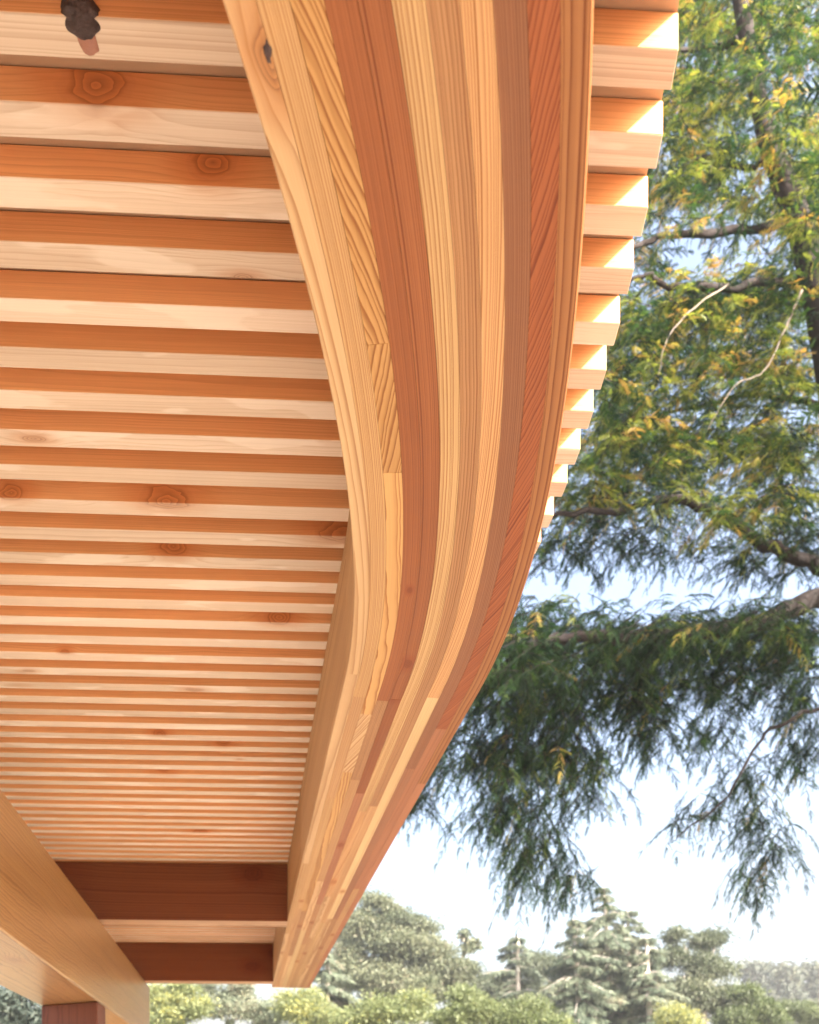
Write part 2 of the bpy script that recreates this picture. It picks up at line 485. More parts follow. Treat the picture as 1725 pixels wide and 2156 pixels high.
# --- slats: one by one
SLAT_W = 0.0381
tops = [212, 372, 507.5, 627.5, 730, 821, 903.6, 977.6, 1048.6, 1108.6, 1161.6, 1210, 1255, 1296.6, 1335, 1371.6, 1404]
cs = []
for y in tops:
    Y0 = 2082 / (2316 - y); X0 = -862.5 / 2000 * Y0
    cs.append(Y0 - SLOPE * X0)
pitch = (cs[-1] - cs[0]) / (len(cs) - 1)
near = [cs[0] - pitch * i for i in range(1, 28)][::-1]
far = []
c = cs[-1] + pitch
while c < 6.62:
    far.append(c); c += pitch
allc = near + cs + far
first_seen = len(near) - 2
OVER = 0.100
_edge = curve(_S, -OVER)
_ei = (_S > -2.5) & (_S < S_END + 0.05)
def edge_x(y):
    return float(np.interp(y, _edge[_ei, 1], _edge[_ei, 0]))
def edge_at(c):
    x = edge_x(c)
    for _ in range(6):
        x = edge_x(slat_line_y(c, x))
    return x
def left_at(c):
    x = xl(c) - 0.29 - 0.30
    for _ in range(4):
        x = xl(slat_line_y(c, x)) - 0.29 - 0.30
    return x

knots_special = {}   # index in cs -> (s from right end in metres (negative), side, r)
for i, c in enumerate(allc):
    j = i - len(near)                        # index in the measured list
    c2 = c + SLAT_W
    cc = c + SLAT_W / 2
    if c < -2.4: continue
    xr0, xr1 = edge_at(c), edge_at(c2)
    x0, x1 = left_at(c), left_at(c2)
    quad = [(x0, slat_line_y(c, x0)), (xr0, slat_line_y(c, xr0)), (xr1, slat_line_y(c2, xr1)), (x1, slat_line_y(c2, x1))]
    base = random.choice([(0.60, 0.43, 0.29), (0.62, 0.445, 0.305), (0.57, 0.40, 0.265), (0.59, 0.415, 0.275)])
    f = random.uniform(0.92, 1.06)
    tone = [min(0.82, v * f) for v in base]
    L = ((xr0 - x0) / 2)
    xm = (xr0 + x0) / 2 * 0.5 + (xr1 + x1) / 2 * 0.5
    k1 = (99, 0, 0); r1 = 0.01; k2 = (99, 0, 0); r2 = 0.01
    def spot(x, side, z):   # knot centre at world x; side: -1 front face .. 1 back
        return (x - xm, -side * SLAT_W / 2, z)
    if random.random() < 0.30:
        k1 = spot(random.uniform(-1.0, 0.15), random.choice((-1, -1, 0.2)), random.choice((0.0, 0.02, 0.03))); r1 = random.uniform(0.006, 0.014)
    if random.random() < 0.25:
        k2 = spot(random.uniform(-1.2, 0.15), random.choice((-1, 0)), random.choice((0.0, 0.02))); r2 = random.uniform(0.004, 0.009)
    if j == 0:  k1, r1 = spot(-0.33, -1, 0.022), 0.015
    if j == 1:  k1, r1 = spot(-0.225, -1, 0.028), 0.011
    if j == 2:  k1, r1 = spot(-0.21, 0.9, 0.002), 0.007
    if j == 8:  k1, r1, k2, r2 = spot(-0.425, -1, 0.004), 0.018, spot(-0.69, -1, 0.010), 0.010
    if j == 9:  k1, r1 = spot(-0.125, -1, 0.006), 0.020
    if j == 13: k1, r1 = spot(-0.285, -1, 0.012), 0.013
    if j in (3, 4, 5, 6, 7): k1 = (99, 0, 0)
    if j == -1: k1 = k2 = (99, 0, 0)
    pith = (random.choice((-1, 1)) * random.uniform(0.0, 0.12), random.choice((-1, 1)) * random.uniform(0.03, 0.12), random.uniform(0.0028, 0.006))
    fig = (random.uniform(-0.012, 0.012), random.uniform(0.008, 0.026), random.uniform(0.08, 0.22))
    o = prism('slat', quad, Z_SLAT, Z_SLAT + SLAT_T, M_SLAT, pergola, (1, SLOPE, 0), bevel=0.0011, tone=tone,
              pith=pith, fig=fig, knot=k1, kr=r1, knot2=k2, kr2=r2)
    if j == -1:
        slat_knotty = o
    if j == 10:
        pass

# --- roof board over the slats
ss = np.linspace(-2.45, S_END, 90)
re = curve(ss, -(OVER - 0.001))
le = [(xl(p[1]) - 0.60, p[1]) for p in re]
V, F = [], []
zt = Z_SLAT + SLAT_T + 0.001
for (a, l) in zip(re, le):
    V += [(l[0], l[1], zt), (a[0], a[1], zt), (a[0], a[1], zt + 0.02), (l[0], l[1], zt + 0.02)]
n = len(re)
for i in range(n - 1):
    for q in range(4):
        F.append((i * 4 + q, i * 4 + (q + 1) % 4, (i + 1) * 4 + (q + 1) % 4, (i + 1) * 4 + q))
F.append((3, 2, 1, 0)); F.append(tuple((n - 1) * 4 + q for q in range(4)))
me = bpy.data.meshes.new('roof_board'); me.from_pydata(V, [], F); me.update()
keep_world(link('roof_board', me, M_ROOF), pergola)

# --- straight left beam, headers, posts
def line_quad(y0, y1, xoff, width):
    p0 = Vector((xl(y0), y0, 0)) + BL_PERP * xoff
    p1 = Vector((xl(y1), y1, 0)) + BL_PERP * xoff
    return [(p0.x, p0.y), (p1.x, p1.y), ((p1 + BL_PERP * width).x, (p1 + BL_PERP * width).y), ((p0 + BL_PERP * width).x, (p0 + BL_PERP * width).y)]
Z_LB = EYE + 0.428
prism('straight_beam', line_quad(-2.0, 6.62, 0, 0.285), Z_LB, Z_BEAM - 0.001, M_BEAM, pergola, BL_DIR, 0.005,
      tone=(0.37, 0.185, 0.062), pith=(-0.03, -0.12, 0.008), fig=(0.004, 0.03, 0.65), knot=(0.62, 0.06, -0.01), kr=0.02)

def header(yf, th, tone, k1, r1, k2, r2):
    # spans from the far side of the straight beam to the inner face of the bent beam, along the slats
    c = yf - SLOPE * (-0.75)
    xr0 = xr1 = -0.5
    inner = curve(_S, BW - 0.004)
    ii = (_S > -2.5) & (_S < 5.6)
    for _ in range(8):
        xr0 = float(np.interp(slat_line_y(c, xr0), inner[ii, 1], inner[ii, 0]))
        xr1 = float(np.interp(slat_line_y(c + th, xr1), inner[ii, 1], inner[ii, 0]))
    x0 = xl(yf) - 0.32
    quad = [(x0, slat_line_y(c, x0)), (xr0, slat_line_y(c, xr0)), (xr1, slat_line_y(c + th, xr1)), (x0, slat_line_y(c + th, x0))]
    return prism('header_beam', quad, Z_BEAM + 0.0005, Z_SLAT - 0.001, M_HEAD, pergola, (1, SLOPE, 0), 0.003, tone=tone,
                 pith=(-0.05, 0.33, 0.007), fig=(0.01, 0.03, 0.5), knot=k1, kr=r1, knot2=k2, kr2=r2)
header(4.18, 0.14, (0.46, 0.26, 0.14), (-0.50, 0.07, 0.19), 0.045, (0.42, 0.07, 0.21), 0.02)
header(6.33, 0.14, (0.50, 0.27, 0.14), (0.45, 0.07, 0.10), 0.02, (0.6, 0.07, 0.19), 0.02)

# near post: front face turned a little from the beam line
fr = Vector((-1.352, 4.115, 0)); fl = Vector((-1.664, 4.295, 0))
br = fr + BL_DIR * 0.26; bl = fl + BL_DIR * 0.26
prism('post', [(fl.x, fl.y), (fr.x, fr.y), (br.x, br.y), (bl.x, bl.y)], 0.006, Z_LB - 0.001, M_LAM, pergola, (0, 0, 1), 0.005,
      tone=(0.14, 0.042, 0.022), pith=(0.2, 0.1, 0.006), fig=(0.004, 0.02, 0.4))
q = line_quad(6.25, 6.50, 0.004, 0.277)
prism('post', q, 0.006, Z_LB - 0.001, M_LAM, pergola, (0, 0, 1), 0.005,
      tone=(0.48, 0.28, 0.12), pith=(0.2, 0.1, 0.006), fig=(0.004, 0.02, 0.4))

# --- the loose bark knot in the second slat and the hole beside it
def lump(name, c, rx, ry, rz, mat, parent, seed, n=2, amp=0.18):
    bm = bmesh.new()
    bmesh.ops.create_icosphere(bm, subdivisions=n, radius=1.0)
    r = random.Random(seed)
    ph = [r.uniform(0, 6.28) for _ in range(9)]
    for v in bm.verts:
        p = v.co.copy()
        d = 1 + amp * (math.sin(5 * p.x + ph[0]) * math.sin(6 * p.y + ph[1]) + 0.6 * math.sin(11 * p.z + ph[2] + 4 * p.x))
        v.co = Vector((p.x * rx, p.y * ry, p.z * rz)) * d + Vector(c)
    for f in bm.faces: f.smooth = True
    me = bpy.data.meshes.new(name); bm.to_mesh(me); bm.free()
    o = link(name, me, mat)
    o.parent = parent
    o.matrix_parent_inverse = parent.matrix_parent_inverse.copy()
    o.matrix_parent_inverse = Matrix.Identity(4)
    return o
# in the slat's own frame (slats carry world coordinates): knot crossing the front arris
kx = (177 - 862.5) / 2000 * 0.925
kc = cs[0] - pitch
ky = slat_line_y(kc, kx)
lump('bark_knot', (kx, ky + 0.006, Z_SLAT + 0.006), 0.0200, 0.017, 0.0110, M_KNOT, slat_knotty, 3, 4, 0.07)
lump('bark_knot', (kx + 0.001, ky + 0.021, Z_SLAT + 0.0055), 0.0125, 0.0185, 0.0085, M_KNOTP, slat_knotty, 5, 3, 0.06)
kp = curve(-0.605, BW - 0.0215)
lump('bark_knot', (float(kp[0]), float(kp[1]), Z_BEAM + 0.002), 0.0042, 0.013, 0.0028, M_KNOT, core, 8, 3, 0.15)

# ------------------------------------------------------------------ trees
def tube_np(pts, radii, n=7, wob=0.0):
    pts = [Vector(p) for p in pts]
    V, F = [], []
    prev = None
    for i, p in enumerate(pts):
        d = (pts[min(i + 1, len(pts) - 1)] - pts[max(i - 1, 0)]).normalized()
        ref = Vector((0, 0, 1)) if abs(d.z) < 0.9 else Vector((1, 0, 0))
        u = d.cross(ref).normalized(); v = d.cross(u).normalized()
        for k in range(n):
            a = 2 * math.pi * k / n
            r = radii[i] * (1 + wob * random.uniform(-1, 1))
            V.append(p + (u * math.cos(a) + v * math.sin(a)) * r)
    for i in range(len(pts) - 1):
        for k in range(n):
            F.append((i * n + k, i * n + (k + 1) % n, (i + 1) * n + (k + 1) % n, (i + 1) * n + k))
    return V, F

def smooth_path(pts, m=6):
    """Catmull-Rom through pts"""
    P = [Vector(p) for p in pts]
    if len(P) < 3: return P
    P = [P[0] * 2 - P[1]] + P + [P[-1] * 2 - P[-2]]
    o = []
    for i in range(1, len(P) - 2):
        for k in range(m):
            t = k / m
            a, b, c, d = P[i - 1], P[i], P[i + 1], P[i + 2]
            o.append(0.5 * ((2 * b) + (c - a) * t + (2 * a - 5 * b + 4 * c - d) * t * t + (-a + 3 * b - 3 * c + d) * t ** 3))
    o.append(P[-2])
    return o

def tube_obj(name, pts, r0, r1, mat, parent, n=8, wob=0.06, jag=0.0, radii=None):
    p = smooth_path(pts)
    if jag:
        p = [q + Vector((random.uniform(-1, 1), random.uniform(-1, 1), random.uniform(-1, 1))) * jag for q in p]
    m = len(p)
    if radii is None:
        rad = [r0 + (r1 - r0) * i / (m - 1) for i in range(m)]
    else:
        rad = list(np.interp(np.linspace(0, 1, m), np.linspace(0, 1, len(radii)), radii))
    V, F = tube_np(p, rad, n, wob)
    me = bpy.data.meshes.new(name)
    me.from_pydata([tuple(v) for v in V], [], F)
    for f in me.polygons: f.use_smooth = True
    o = link(name, me, mat)
    return keep_world(o, parent)

def frames(dirs, rolls):
    """rotation matrices (N,3,3) with x axis along dirs"""
    d = dirs / np.linalg.norm(dirs, axis=1, keepdims=True)
    ref = np.tile(np.array([0, 0, 1.0]), (len(d), 1))
    ref[np.abs(d[:, 2]) > 0.95] = (1, 0, 0)
    u = np.cross(ref, d); u /= np.linalg.norm(u, axis=1, keepdims=True)
    v = np.cross(d, u)
    c, s = np.cos(rolls)[:, None], np.sin(rolls)[:, None]
    y = u * c + v * s
    z = -u * s + v * c
    return np.stack([d, y, z], axis=2)

def place(protoV, protoF, pos, R, scale):
    N, M = len(pos), len(protoV)
    V = np.einsum('nij,mj->nmi', R, protoV) * scale[:, None, None] + pos[:, None, :]
    F = (protoF[None, :, :] + (np.arange(N) * M)[:, None, None]).reshape(-1)
    return V.reshape(-1, 3), F

def set_tint(me, vals):
    a = me.attributes.new('tint', 'FLOAT', 'POINT')
    a.data.foreach_set('value', np.asarray(vals, dtype=np.float32))

# redwood twiglet: flat two-ranked needles on a drooping stem, unit length 1 (about 12 cm in place)
def twiglet(seed, n=9):
    r = np.random.default_rng(seed)
    V, F = [], []
    curve_z = lambda t: -0.22 * t * t
    for i in range(n):
        t = 0.06 + 0.94 * i / (n - 1)
        ln = 0.30 * (1 - 0.55 * abs(t - 0.4)) * r.uniform(0.8, 1.15)
        for sgn in (-1, 1):
            a = math.radians(r.uniform(38, 66))
            bx, bz = t, curve_z(t)
            dx, dy, dz = math.cos(a), sgn * math.sin(a), r.uniform(-0.35, 0.12)
            wv = 0.045
            k = len(V)
            V += [(bx - wv, 0, bz), (bx + wv, sgn * 0.01, bz), (bx + dx * ln, dy * ln, bz + dz * ln)]
            F += [(k, k + 1, k + 2)]
    k = len(V)
    V += [(0, -0.008, 0), (0, 0.008, 0), (1.0, 0, curve_z(1)), (0.5, 0, curve_z(.5) + 0.012)]
    F += [(k, k + 1, k + 3), (k + 3, k + 1, k + 2)]
    return np.array(V), np.array(F)
TW = [twiglet(s) for s in range(6)]

redwood = empty('redwood_tree', tuple(at(1900, 2636, 10)))
tag(redwood, 'big redwood on the right with drooping green sprays and dark bare limbs', 'tree')
tube_obj('trunk', [at(1500, -420, 9.3), at(1560, 0, 9.2), at(1615, 280, 9.2), at(1690, 490, 9.2), at(1750, 760, 9.2), at(1830, 1250, 9.4), at(1880, 1950, 9.8), at(1900, 2640, 10)],
         0.1, 0.4, M_BARK, redwood, 14, 0.10, radii=[0.05, 0.07, 0.09, 0.125, 0.16, 0.22, 0.30, 0.45])
LIMBS = [
 ([at(1740, 470, 10), at(1620, 478, 9.7), at(1500, 490, 9.5), at(1400, 498, 9.3), at(1320, 530, 9.1), at(1250, 600, 9)], 0.065, 0.018),
 ([at(1570, 60, 9.6), at(1545, 85, 9.5), at(1520, 100, 9.5), at(1480, 100, 9.5), at(1390, 120, 9.3), at(1320, 200, 9.2)], 0.045, 0.015),
 ([at(1790, 560, 10), at(1650, 592, 9.4), at(1500, 606, 9.0), at(1410, 604, 8.9), at(1360, 580, 8.8), at(1300, 600, 8.8)], 0.055, 0.018),
 ([at(1850, 1240, 10), at(1725, 1195, 9.6), at(1610, 1145, 9.4), at(1510, 1085, 9.2), at(1420, 1050, 9.1), at(1300, 1075, 9.0), at(1170, 1085, 9), at(1080, 1140, 9)], 0.095, 0.018),
 ([at(1870, 1230, 10), at(1725, 1258, 9.3), at(1620, 1305, 9.0), at(1480, 1330, 8.8), at(1320, 1345, 8.6), at(1170, 1345, 8.5), at(1040, 1420, 8.4), at(930, 1560, 8.4)], 0.135, 0.03),
 ([at(1640, 340, 10), at(1560, 350, 10.4), at(1470, 330, 10.6), at(1400, 300, 10.8)], 0.045, 0.015),
 ([at(1800, 1480, 9.6), at(1690, 1500, 9.3), at(1600, 1560, 9.2), at(1530, 1680, 9.1), at(1420, 1760, 9.1)], 0.03, 0.008),
 ([at(1790, 900, 10), at(1700, 850, 10.4), at(1580, 830, 10.6), at(1450, 860, 10.8), at(1330, 900, 10.9)], 0.06, 0.015),
]
for pts, r0, r1 in LIMBS:
    pts = [cam.location + (p - cam.location) * (0.98 if i_ else 1.0) for i_, p in enumerate(pts)]
    r0 *= 0.78; r1 *= 0.7
    tube_obj('limb', pts, r0, r1, M_BARK, redwood, 9, 0.16, jag=0.022)
TWIGS = [
 ([at(1535, 598, 8.7), at(1460, 650, 8.5), at(1405, 715, 8.4), at(1387, 790, 8.4)], 0.016, 0.006),
 ([at(1690, 610, 8.6), at(1655, 690, 8.5), at(1610, 780, 8.4), at(1545, 815, 8.3), at(1490, 905, 8.3)], 0.02, 0.005),
 ([at(1600, 780, 8.4), at(1640, 820, 8.3), at(1690, 870, 8.3)], 0.009, 0.004),
 ([at(1340, 690, 8.3), at(1390, 715, 8.4), at(1400, 760, 8.4), at(1396, 850, 8.4)], 0.012, 0.005),
 ([at(1285, 835, 8.0), at(1315, 880, 8.0), at(1340, 930, 8.0), at(1350, 980, 8.0)], 0.014, 0.005),
 ([at(1272, 870, 8.0), at(1300, 930, 8.0), at(1330, 990, 8.0)], 0.010, 0.004),
 ([at(1725, 560, 8.6), at(1690, 590, 8.5), at(1680, 640, 8.5)], 0.014, 0.005),
 ([at(1660, 30, 9), at(1690, 60, 9), at(1725, 70, 9)], 0.016, 0.008),
 ([at(1560, 60, 9), at(1555, 190, 9), at(1558, 320, 9)], 0.007, 0.004),
]
for pts, r0, r1 in TWIGS[:1] + TWIGS[1:2]:
    r0 *= 0.6; r1 *= 0.5
    tube_obj('twig', pts, r0, r1, M_TWIG, redwood, 6, 0.2, jag=0.005)

# foliage masses: (x, y, half width, half height, number of branchlets, near, far, droop)
MASS = [
 (1400, 60, 130, 110, 90, 8.6, 11.0, 0.5), (1560, 40, 130, 110, 90, 8.6, 11.0, 0.5), (1690, 90, 90, 140, 70, 8.6, 10.6, 0.5),
 (1370, 260, 110, 130, 95, 8.4, 10.6, 0.5), (1490, 240, 90, 100, 60, 8.8, 11.0, 0.5), (1690, 330, 70, 150, 80, 8.5, 10.2, 0.5), (1640, 330, 40, 100, 14, 8.0, 8.4, 0.6), (1590, 170, 60, 60, 16, 7.9, 8.4, 0.5), (1580, 60, 50, 40, 10, 7.9, 8.4, 0.5), (1700, 500, 50, 70, 16, 7.8, 8.3, 0.5), (1500, 1100, 160, 50, 26, 7.9, 8.4, 0.6), (1450, 480, 130, 20, 8, 8.0, 8.4, 0.6), (1400, 1345, 200, 30, 36, 7.4, 7.9, 0.8), (1080, 1400, 120, 50, 40, 7.2, 7.7, 0.9), (1640, 1320, 80, 40, 16, 7.4, 8.0, 0.8), (1560, 330, 60, 60, 24, 9.0, 10.6, 0.5),
 (1440, 390, 110, 80, 70, 8.6, 11.0, 0.5), (1560, 450, 90, 40, 26, 8.6, 10.0, 0.6), (1710, 440, 40, 60, 20, 9.2, 10.0, 0.6),
 (1340, 560, 60, 70, 22, 8.6, 10.5, 0.6), (1620, 640, 130, 60, 90, 8.2, 9.8, 0.5), (1480, 660, 130, 60, 80, 8.0, 9.6, 0.5),
 (1350, 720, 90, 90, 70, 7.9, 9.6, 0.6), (1450, 800, 140, 80, 95, 8.0, 10.4, 0.6), (1640, 790, 110, 110, 110, 8.2, 10.4, 0.5),
 (1300, 850, 70, 80, 50, 7.8, 9.6, 0.7), (1330, 960, 110, 80, 90, 7.9, 9.4, 0.6), (1480, 950, 120, 70, 85, 8.2, 10.2, 0.6),
 (1640, 960, 110, 90, 95, 8.2, 10.2, 0.6), (1240, 1060, 90, 60, 50, 8.2, 9.4, 0.7), (1400, 1060, 110, 50, 45, 8.4, 9.6, 0.6),
 (1640, 1080, 100, 80, 62, 8.4, 9.8, 0.6), (1200, 1160, 90, 60, 30, 8.6, 9.4, 0.9), (1350, 1150, 90, 60, 24, 8.6, 9.4, 0.9),
 (1560, 1190, 120, 60, 26, 8.8, 9.6, 0.8), (1690, 1170, 50, 60, 26, 8.8, 9.6, 0.8),
 (1150, 1340, 110, 60, 75, 8.0, 9.0, 0.9), (1340, 1370, 120, 60, 95, 8.0, 9.2, 0.9), (1520, 1360, 120, 60, 90, 8.2, 9.4, 0.9), (1670, 1370, 80, 70, 62, 8.4, 9.4, 0.9),
 (1060, 1460, 110, 90, 85, 7.9, 8.9, 1.0), (1200, 1470, 110, 90, 90, 8.0, 9.2, 1.0), (1370, 1470, 110, 70, 60, 8.2, 9.4, 1.0), (1560, 1450, 120, 60, 46, 8.4, 9.4, 1.0),
 (940, 1600, 90, 60, 34, 8.0, 8.8, 1.0), (1080, 1600, 100, 80, 75, 8.0, 9.0, 1.1), (1220, 1590, 90, 80, 50, 8.2, 9.2, 1.1),
 (1370, 1560, 60, 60, 22, 8.4, 9.2, 1.1), (1500, 1560, 70, 50, 14, 8.6, 9.2, 1.1), (1690, 1500, 60, 70, 26, 8.8, 9.4, 1.1), (1700, 1600, 40, 60, 12, 8.8, 9.4, 1.1),
 (880, 1690, 45, 40, 10, 8.2, 8.8, 1.1), (1100, 1720, 110, 50, 42, 8.2, 9.0, 1.1), (1240, 1680, 40, 50, 10, 8.2, 9.0, 1.1),
 (1130, 1790, 60, 40, 20, 8.3, 8.8, 1.3), (1100, 1850, 25, 50, 9, 8.3, 8.7, 1.6), (1190, 1850, 30, 45, 11, 8.3, 8.7, 1.6), (1225, 1870, 30, 20, 5, 8.3, 8.7, 1.4),
 (1590, 1650, 60, 50, 15, 8.8, 9.3, 1.1), (1490, 1720, 40, 40, 9, 8.9, 9.3, 1.2), (1600, 1740, 50, 60, 16, 8.9, 9.3, 1.2), (1630, 1800, 40, 40, 11, 8.9, 9.3, 1.2), (1590, 1870, 35, 40, 10, 8.9, 9.3, 1.3), (1430, 1755, 30, 15, 4, 8.9, 9.3, 0.8),
]
GAPS = [(1400, 180, 24, 40), (1530, 170, 26, 22), (1600, 250, 22, 30), (1380, 500, 36, 22), (1520, 720, 30, 18), (1420, 900, 26, 22), (1560, 900, 24, 26), (1300, 760, 18, 26), (1690, 700, 22, 30), (1500, 1010, 30, 16), (1240, 1560, 26, 30), (1350, 1620, 40, 30), (1150, 1650, 18, 22), (1040, 1670, 20, 26), (1470, 1500, 26, 20),
        (1585, 310, 34, 48), (1610, 385, 22, 50), (1450, 545, 62, 26), (1560, 530, 48, 22), (1300, 1225, 130, 34), (1460, 1235, 80, 30), (1570, 1120, 30, 30),
        (1420, 180, 30, 22), (1370, 440, 30, 20), (1180, 1255, 80, 26), (1340, 1120, 60, 20), (1450, 1125, 46, 24), (1600, 1410, 30, 14)]
pos_l, dir_l, sc_l, tint_l, roll_l = [], [], [], [], []
stemV, stemF = [], []
for (cx, cy, hx, hy, nb, y0, y1, droop0) in MASS:
    for _ in range(int(nb * (1.7 if cy < 1120 else 2.4))):
        for _try in range(8):
            px = cx + hx * max(-1.25, min(1.25, random.gauss(0, 0.5)))
            py = cy + hy * max(-1.25, min(1.25, random.gauss(0, 0.5)))
            if not any(((px - g[0]) / g[2]) ** 2 + ((py - g[1]) / g[3]) ** 2 < 1 for g in GAPS): break
        else:
            continue
        p = at(px, py - 30, random.uniform(y0 + 0.5, y1 + 0.7))
        az = random.gauss(math.pi, 1.5 if cy > 1120 else 1.8)             # mostly growing away from the trunk, to the left
        droop = droop0 * (0.7 if droop0 < 1.05 else 1.0)
        d = Vector((math.cos(az), math.sin(az) * 0.9, random.uniform(-0.55, 0.35) - 0.4 * droop)).normalized()
        ln = random.uniform(0.25, 0.5)
        m = 7
        btint = min(0.93, max(0.02, random.gauss(0.44, 0.32) if cy < 1120 else random.gauss(0.17, 0.18)))  # sun and shade put into the tint: lighter above, darker below
        if random.random() < (0.03 if cy < 1120 else 0.015): btint = random.uniform(0.88, 1.0)
        pts = [p.copy()]
        q = p.copy(); dd = d.copy()
        for i in range(m):
            dd = (dd + Vector((random.uniform(-.12, .12), random.uniform(-.12, .12), -0.13 * droop))).normalized()
            q = q + dd * (ln / m)
            pts.append(q.copy())
            side = dd.cross(Vector((0, 0, 1)))
            if side.length < 0.1: side = Vector((1, 0, 0))
            side.normalize()
            for sg in (-1, 1):
                if random.random() < 0.12: continue
                td = dd * random.uniform(0.5, 1.0) + side * sg * random.uniform(0.4, 0.95) + Vector((random.gauss(0, .3), random.gauss(0, .3), random.uniform(-0.6, 0.25) * (0.4 + droop * 0.6)))
                pos_l.append(q); dir_l.append(td); sc_l.append(random.uniform(0.085, 0.145) * (1 - 0.35 * i / m) * (1.0 if cy < 1120 else 0.9))
                tint_l.append(min(1, max(0, btint + random.gauss(0, 0.10)))); roll_l.append(random.gauss(0, 0.5))
        pos_l.append(q); dir_l.append(dd); sc_l.append(random.uniform(0.09, 0.13)); tint_l.append(btint); roll_l.append(random.gauss(0, 0.4))
        # branchlet stem: thin three-sided rod
        V, F = tube_np([pts[0], pts[2], pts[4], pts[7]], [0.004, 0.0035, 0.0025, 0.001], 3)
        k = len(stemV); stemV += V; stemF += [tuple(a + k for a in f) for f in F]
# crown foliage added out of frame to the right, shaped to shade the lower limbs
tc = Vector((6.2, 7.6, 0))
nout = 0
while nout < 11000:
    a_ = random.uniform(0, 6.283); r_ = 5.2 * math.sqrt(random.random())
    q = Vector((tc.x + 0.6 + r_ * math.cos(a_), tc.y + r_ * math.sin(a_) * 1.05, random.uniform(3.5, 10.8)))
    sxp = 862.5 + 2000 * q.x / q.y
    if sxp < 1790: continue
    pos_l.append(q); dir_l.append(Vector((random.gauss(0, 1), random.gauss(0, 1), random.gauss(-0.6, 0.5))))
    sc_l.append(random.uniform(0.25, 0.42)); tint_l.append(min(1, max(0, random.gauss(0.4, 0.2)))); roll_l.append(random.gauss(0, 0.6))
    nout += 1
pos_a = np.array([tuple(v) for v in pos_l]); dir_a = np.array([tuple(v) for v in dir_l])
sc_a = np.array(sc_l); tint_a = np.array(tint_l); roll_a = np.array(roll_l)
R = frames(dir_a, roll_a)
which = rng.integers(0, len(TW), len(pos_a))
VV, FF, TT, base = [], [], [], 0
for k, (pv, pf) in enumerate(TW):
    m_ = which == k
    V, F = place(pv, pf, pos_a[m_], R[m_], sc_a[m_])
    VV.append(V); FF.append(F + base); TT.append(np.repeat(tint_a[m_], len(pv))); base += len(V)
me = mesh_np('foliage', np.concatenate(VV), np.concatenate(FF), 3)
set_tint(me, np.concatenate(TT))
o = keep_world(link('foliage', me, M_NEEDLE), redwood); o['kind'] = 'stuff'
me = bpy.data.meshes.new('branchlets'); me.from_pydata([tuple(v) for v in stemV], [], stemF)
o = keep_world(link('branchlets', me, M_BARK), redwood); o['kind'] = 'stuff'
print('redwood twiglets', len(pos_a), 'tris', sum(len(f) for f in FF) // 3)

# ---- background trees
def crown_mesh(name, ells, D, nclump, nleaf, leaf, depth=0.6, droop=0.5, clump_r=(0.5, 1.1), tint=(0.45, 0.2), aspect=2.2):
    """leaf blades gathered in clumps; ells: (x, y, rx, ry) photo ellipses at distance D"""
    w_ = np.array([e[2] * e[3] for e in ells], float); w_ /= w_.sum()
    P_, N_, T_ = [], [], []
    k = D / 2000.0
    for _ in range(nclump):
        e = ells[rng.choice(len(ells), p=w_)]
        u = rng.normal(size=3); u /= np.linalg.norm(u)
        rad = rng.uniform(0.35, 1.0) ** 0.5
        rr = rng.uniform(*clump_r) 
        c = at(e[0], e[1], D)
        cen = np.array(c) + np.array([u[0] * max(0.1, e[2] * k - rr * 0.7), u[1] * e[2] * k * depth, u[2] * max(0.1, e[3] * k - rr * 0.6)]) * rad
        n_ = int(nleaf / nclump * rng.uniform(0.6, 1.4))
        v = rng.normal(size=(n_, 3)); v /= np.linalg.norm(v, axis=1, keepdims=True)
        v[:, 2] = np.abs(v[:, 2]) * np.where(rng.random(n_) < 0.8, 1, -1)
        rads = rr * rng.uniform(0.25, 1.1, (n_, 1))
        P_.append(cen + v * rads * np.array([1.15, 1.0, 0.8])); N_.append(v)
        T_.append(np.clip(rng.normal(tint[0], tint[1] * 0.6) + rng.normal(0, tint[1] * 0.6, n_), 0, 1))
    P_ = np.concatenate(P_); N_ = np.concatenate(N_); T_ = np.concatenate(T_)
    n_ = len(P_)
    d = rng.normal(size=(n_, 3)) * 0.6 + N_ * 0.5; d[:, 2] -= droop
    R = frames(d, rng.uniform(0, 6.28, n_))
    pv = np.array([(0, 0, 0), (0.35, 0.7 / aspect, 0.03), (1, -0.1, -0.05)])
    pf = np.array([(0, 1, 2)])
    V, F = place(pv, pf, P_, R, leaf * rng.uniform(0.7, 1.3, n_))
    me = mesh_np(name, V, F, 3)
    set_tint(me, np.repeat(T_, 3))
    return me

def broad_tree(name, label, cat, ells, D, mat, trunks, nclump=60, nleaf=7000, leaf=0.3, group=None, bark=M_BARK2, tr=0.2, **kw):
    bx = trunks[0][-1][0] if trunks else ells[-1][0]
    r = empty(name, tuple(Vector((at(bx, 2316, D).x, D, 0))))
    tag(r, label, cat, group)
    me = crown_mesh('crown', ells, D, nclump, nleaf, leaf, **kw)
    o = keep_world(link('crown', me, mat), r); o['kind'] = 'stuff'
    if not trunks:
        trunks = [[(ells[0][0], ells[0][1]), (bx, 2250), (bx, 2316)]]
    for t in trunks:
        pts = [at(x, y, D) for x, y in t] 
        pts.append(Vector((pts[-1].x, D, -0.1)))
        tube_obj('trunk', pts, tr * 0.35, tr, bark, r, 7, 0.05)
    return r

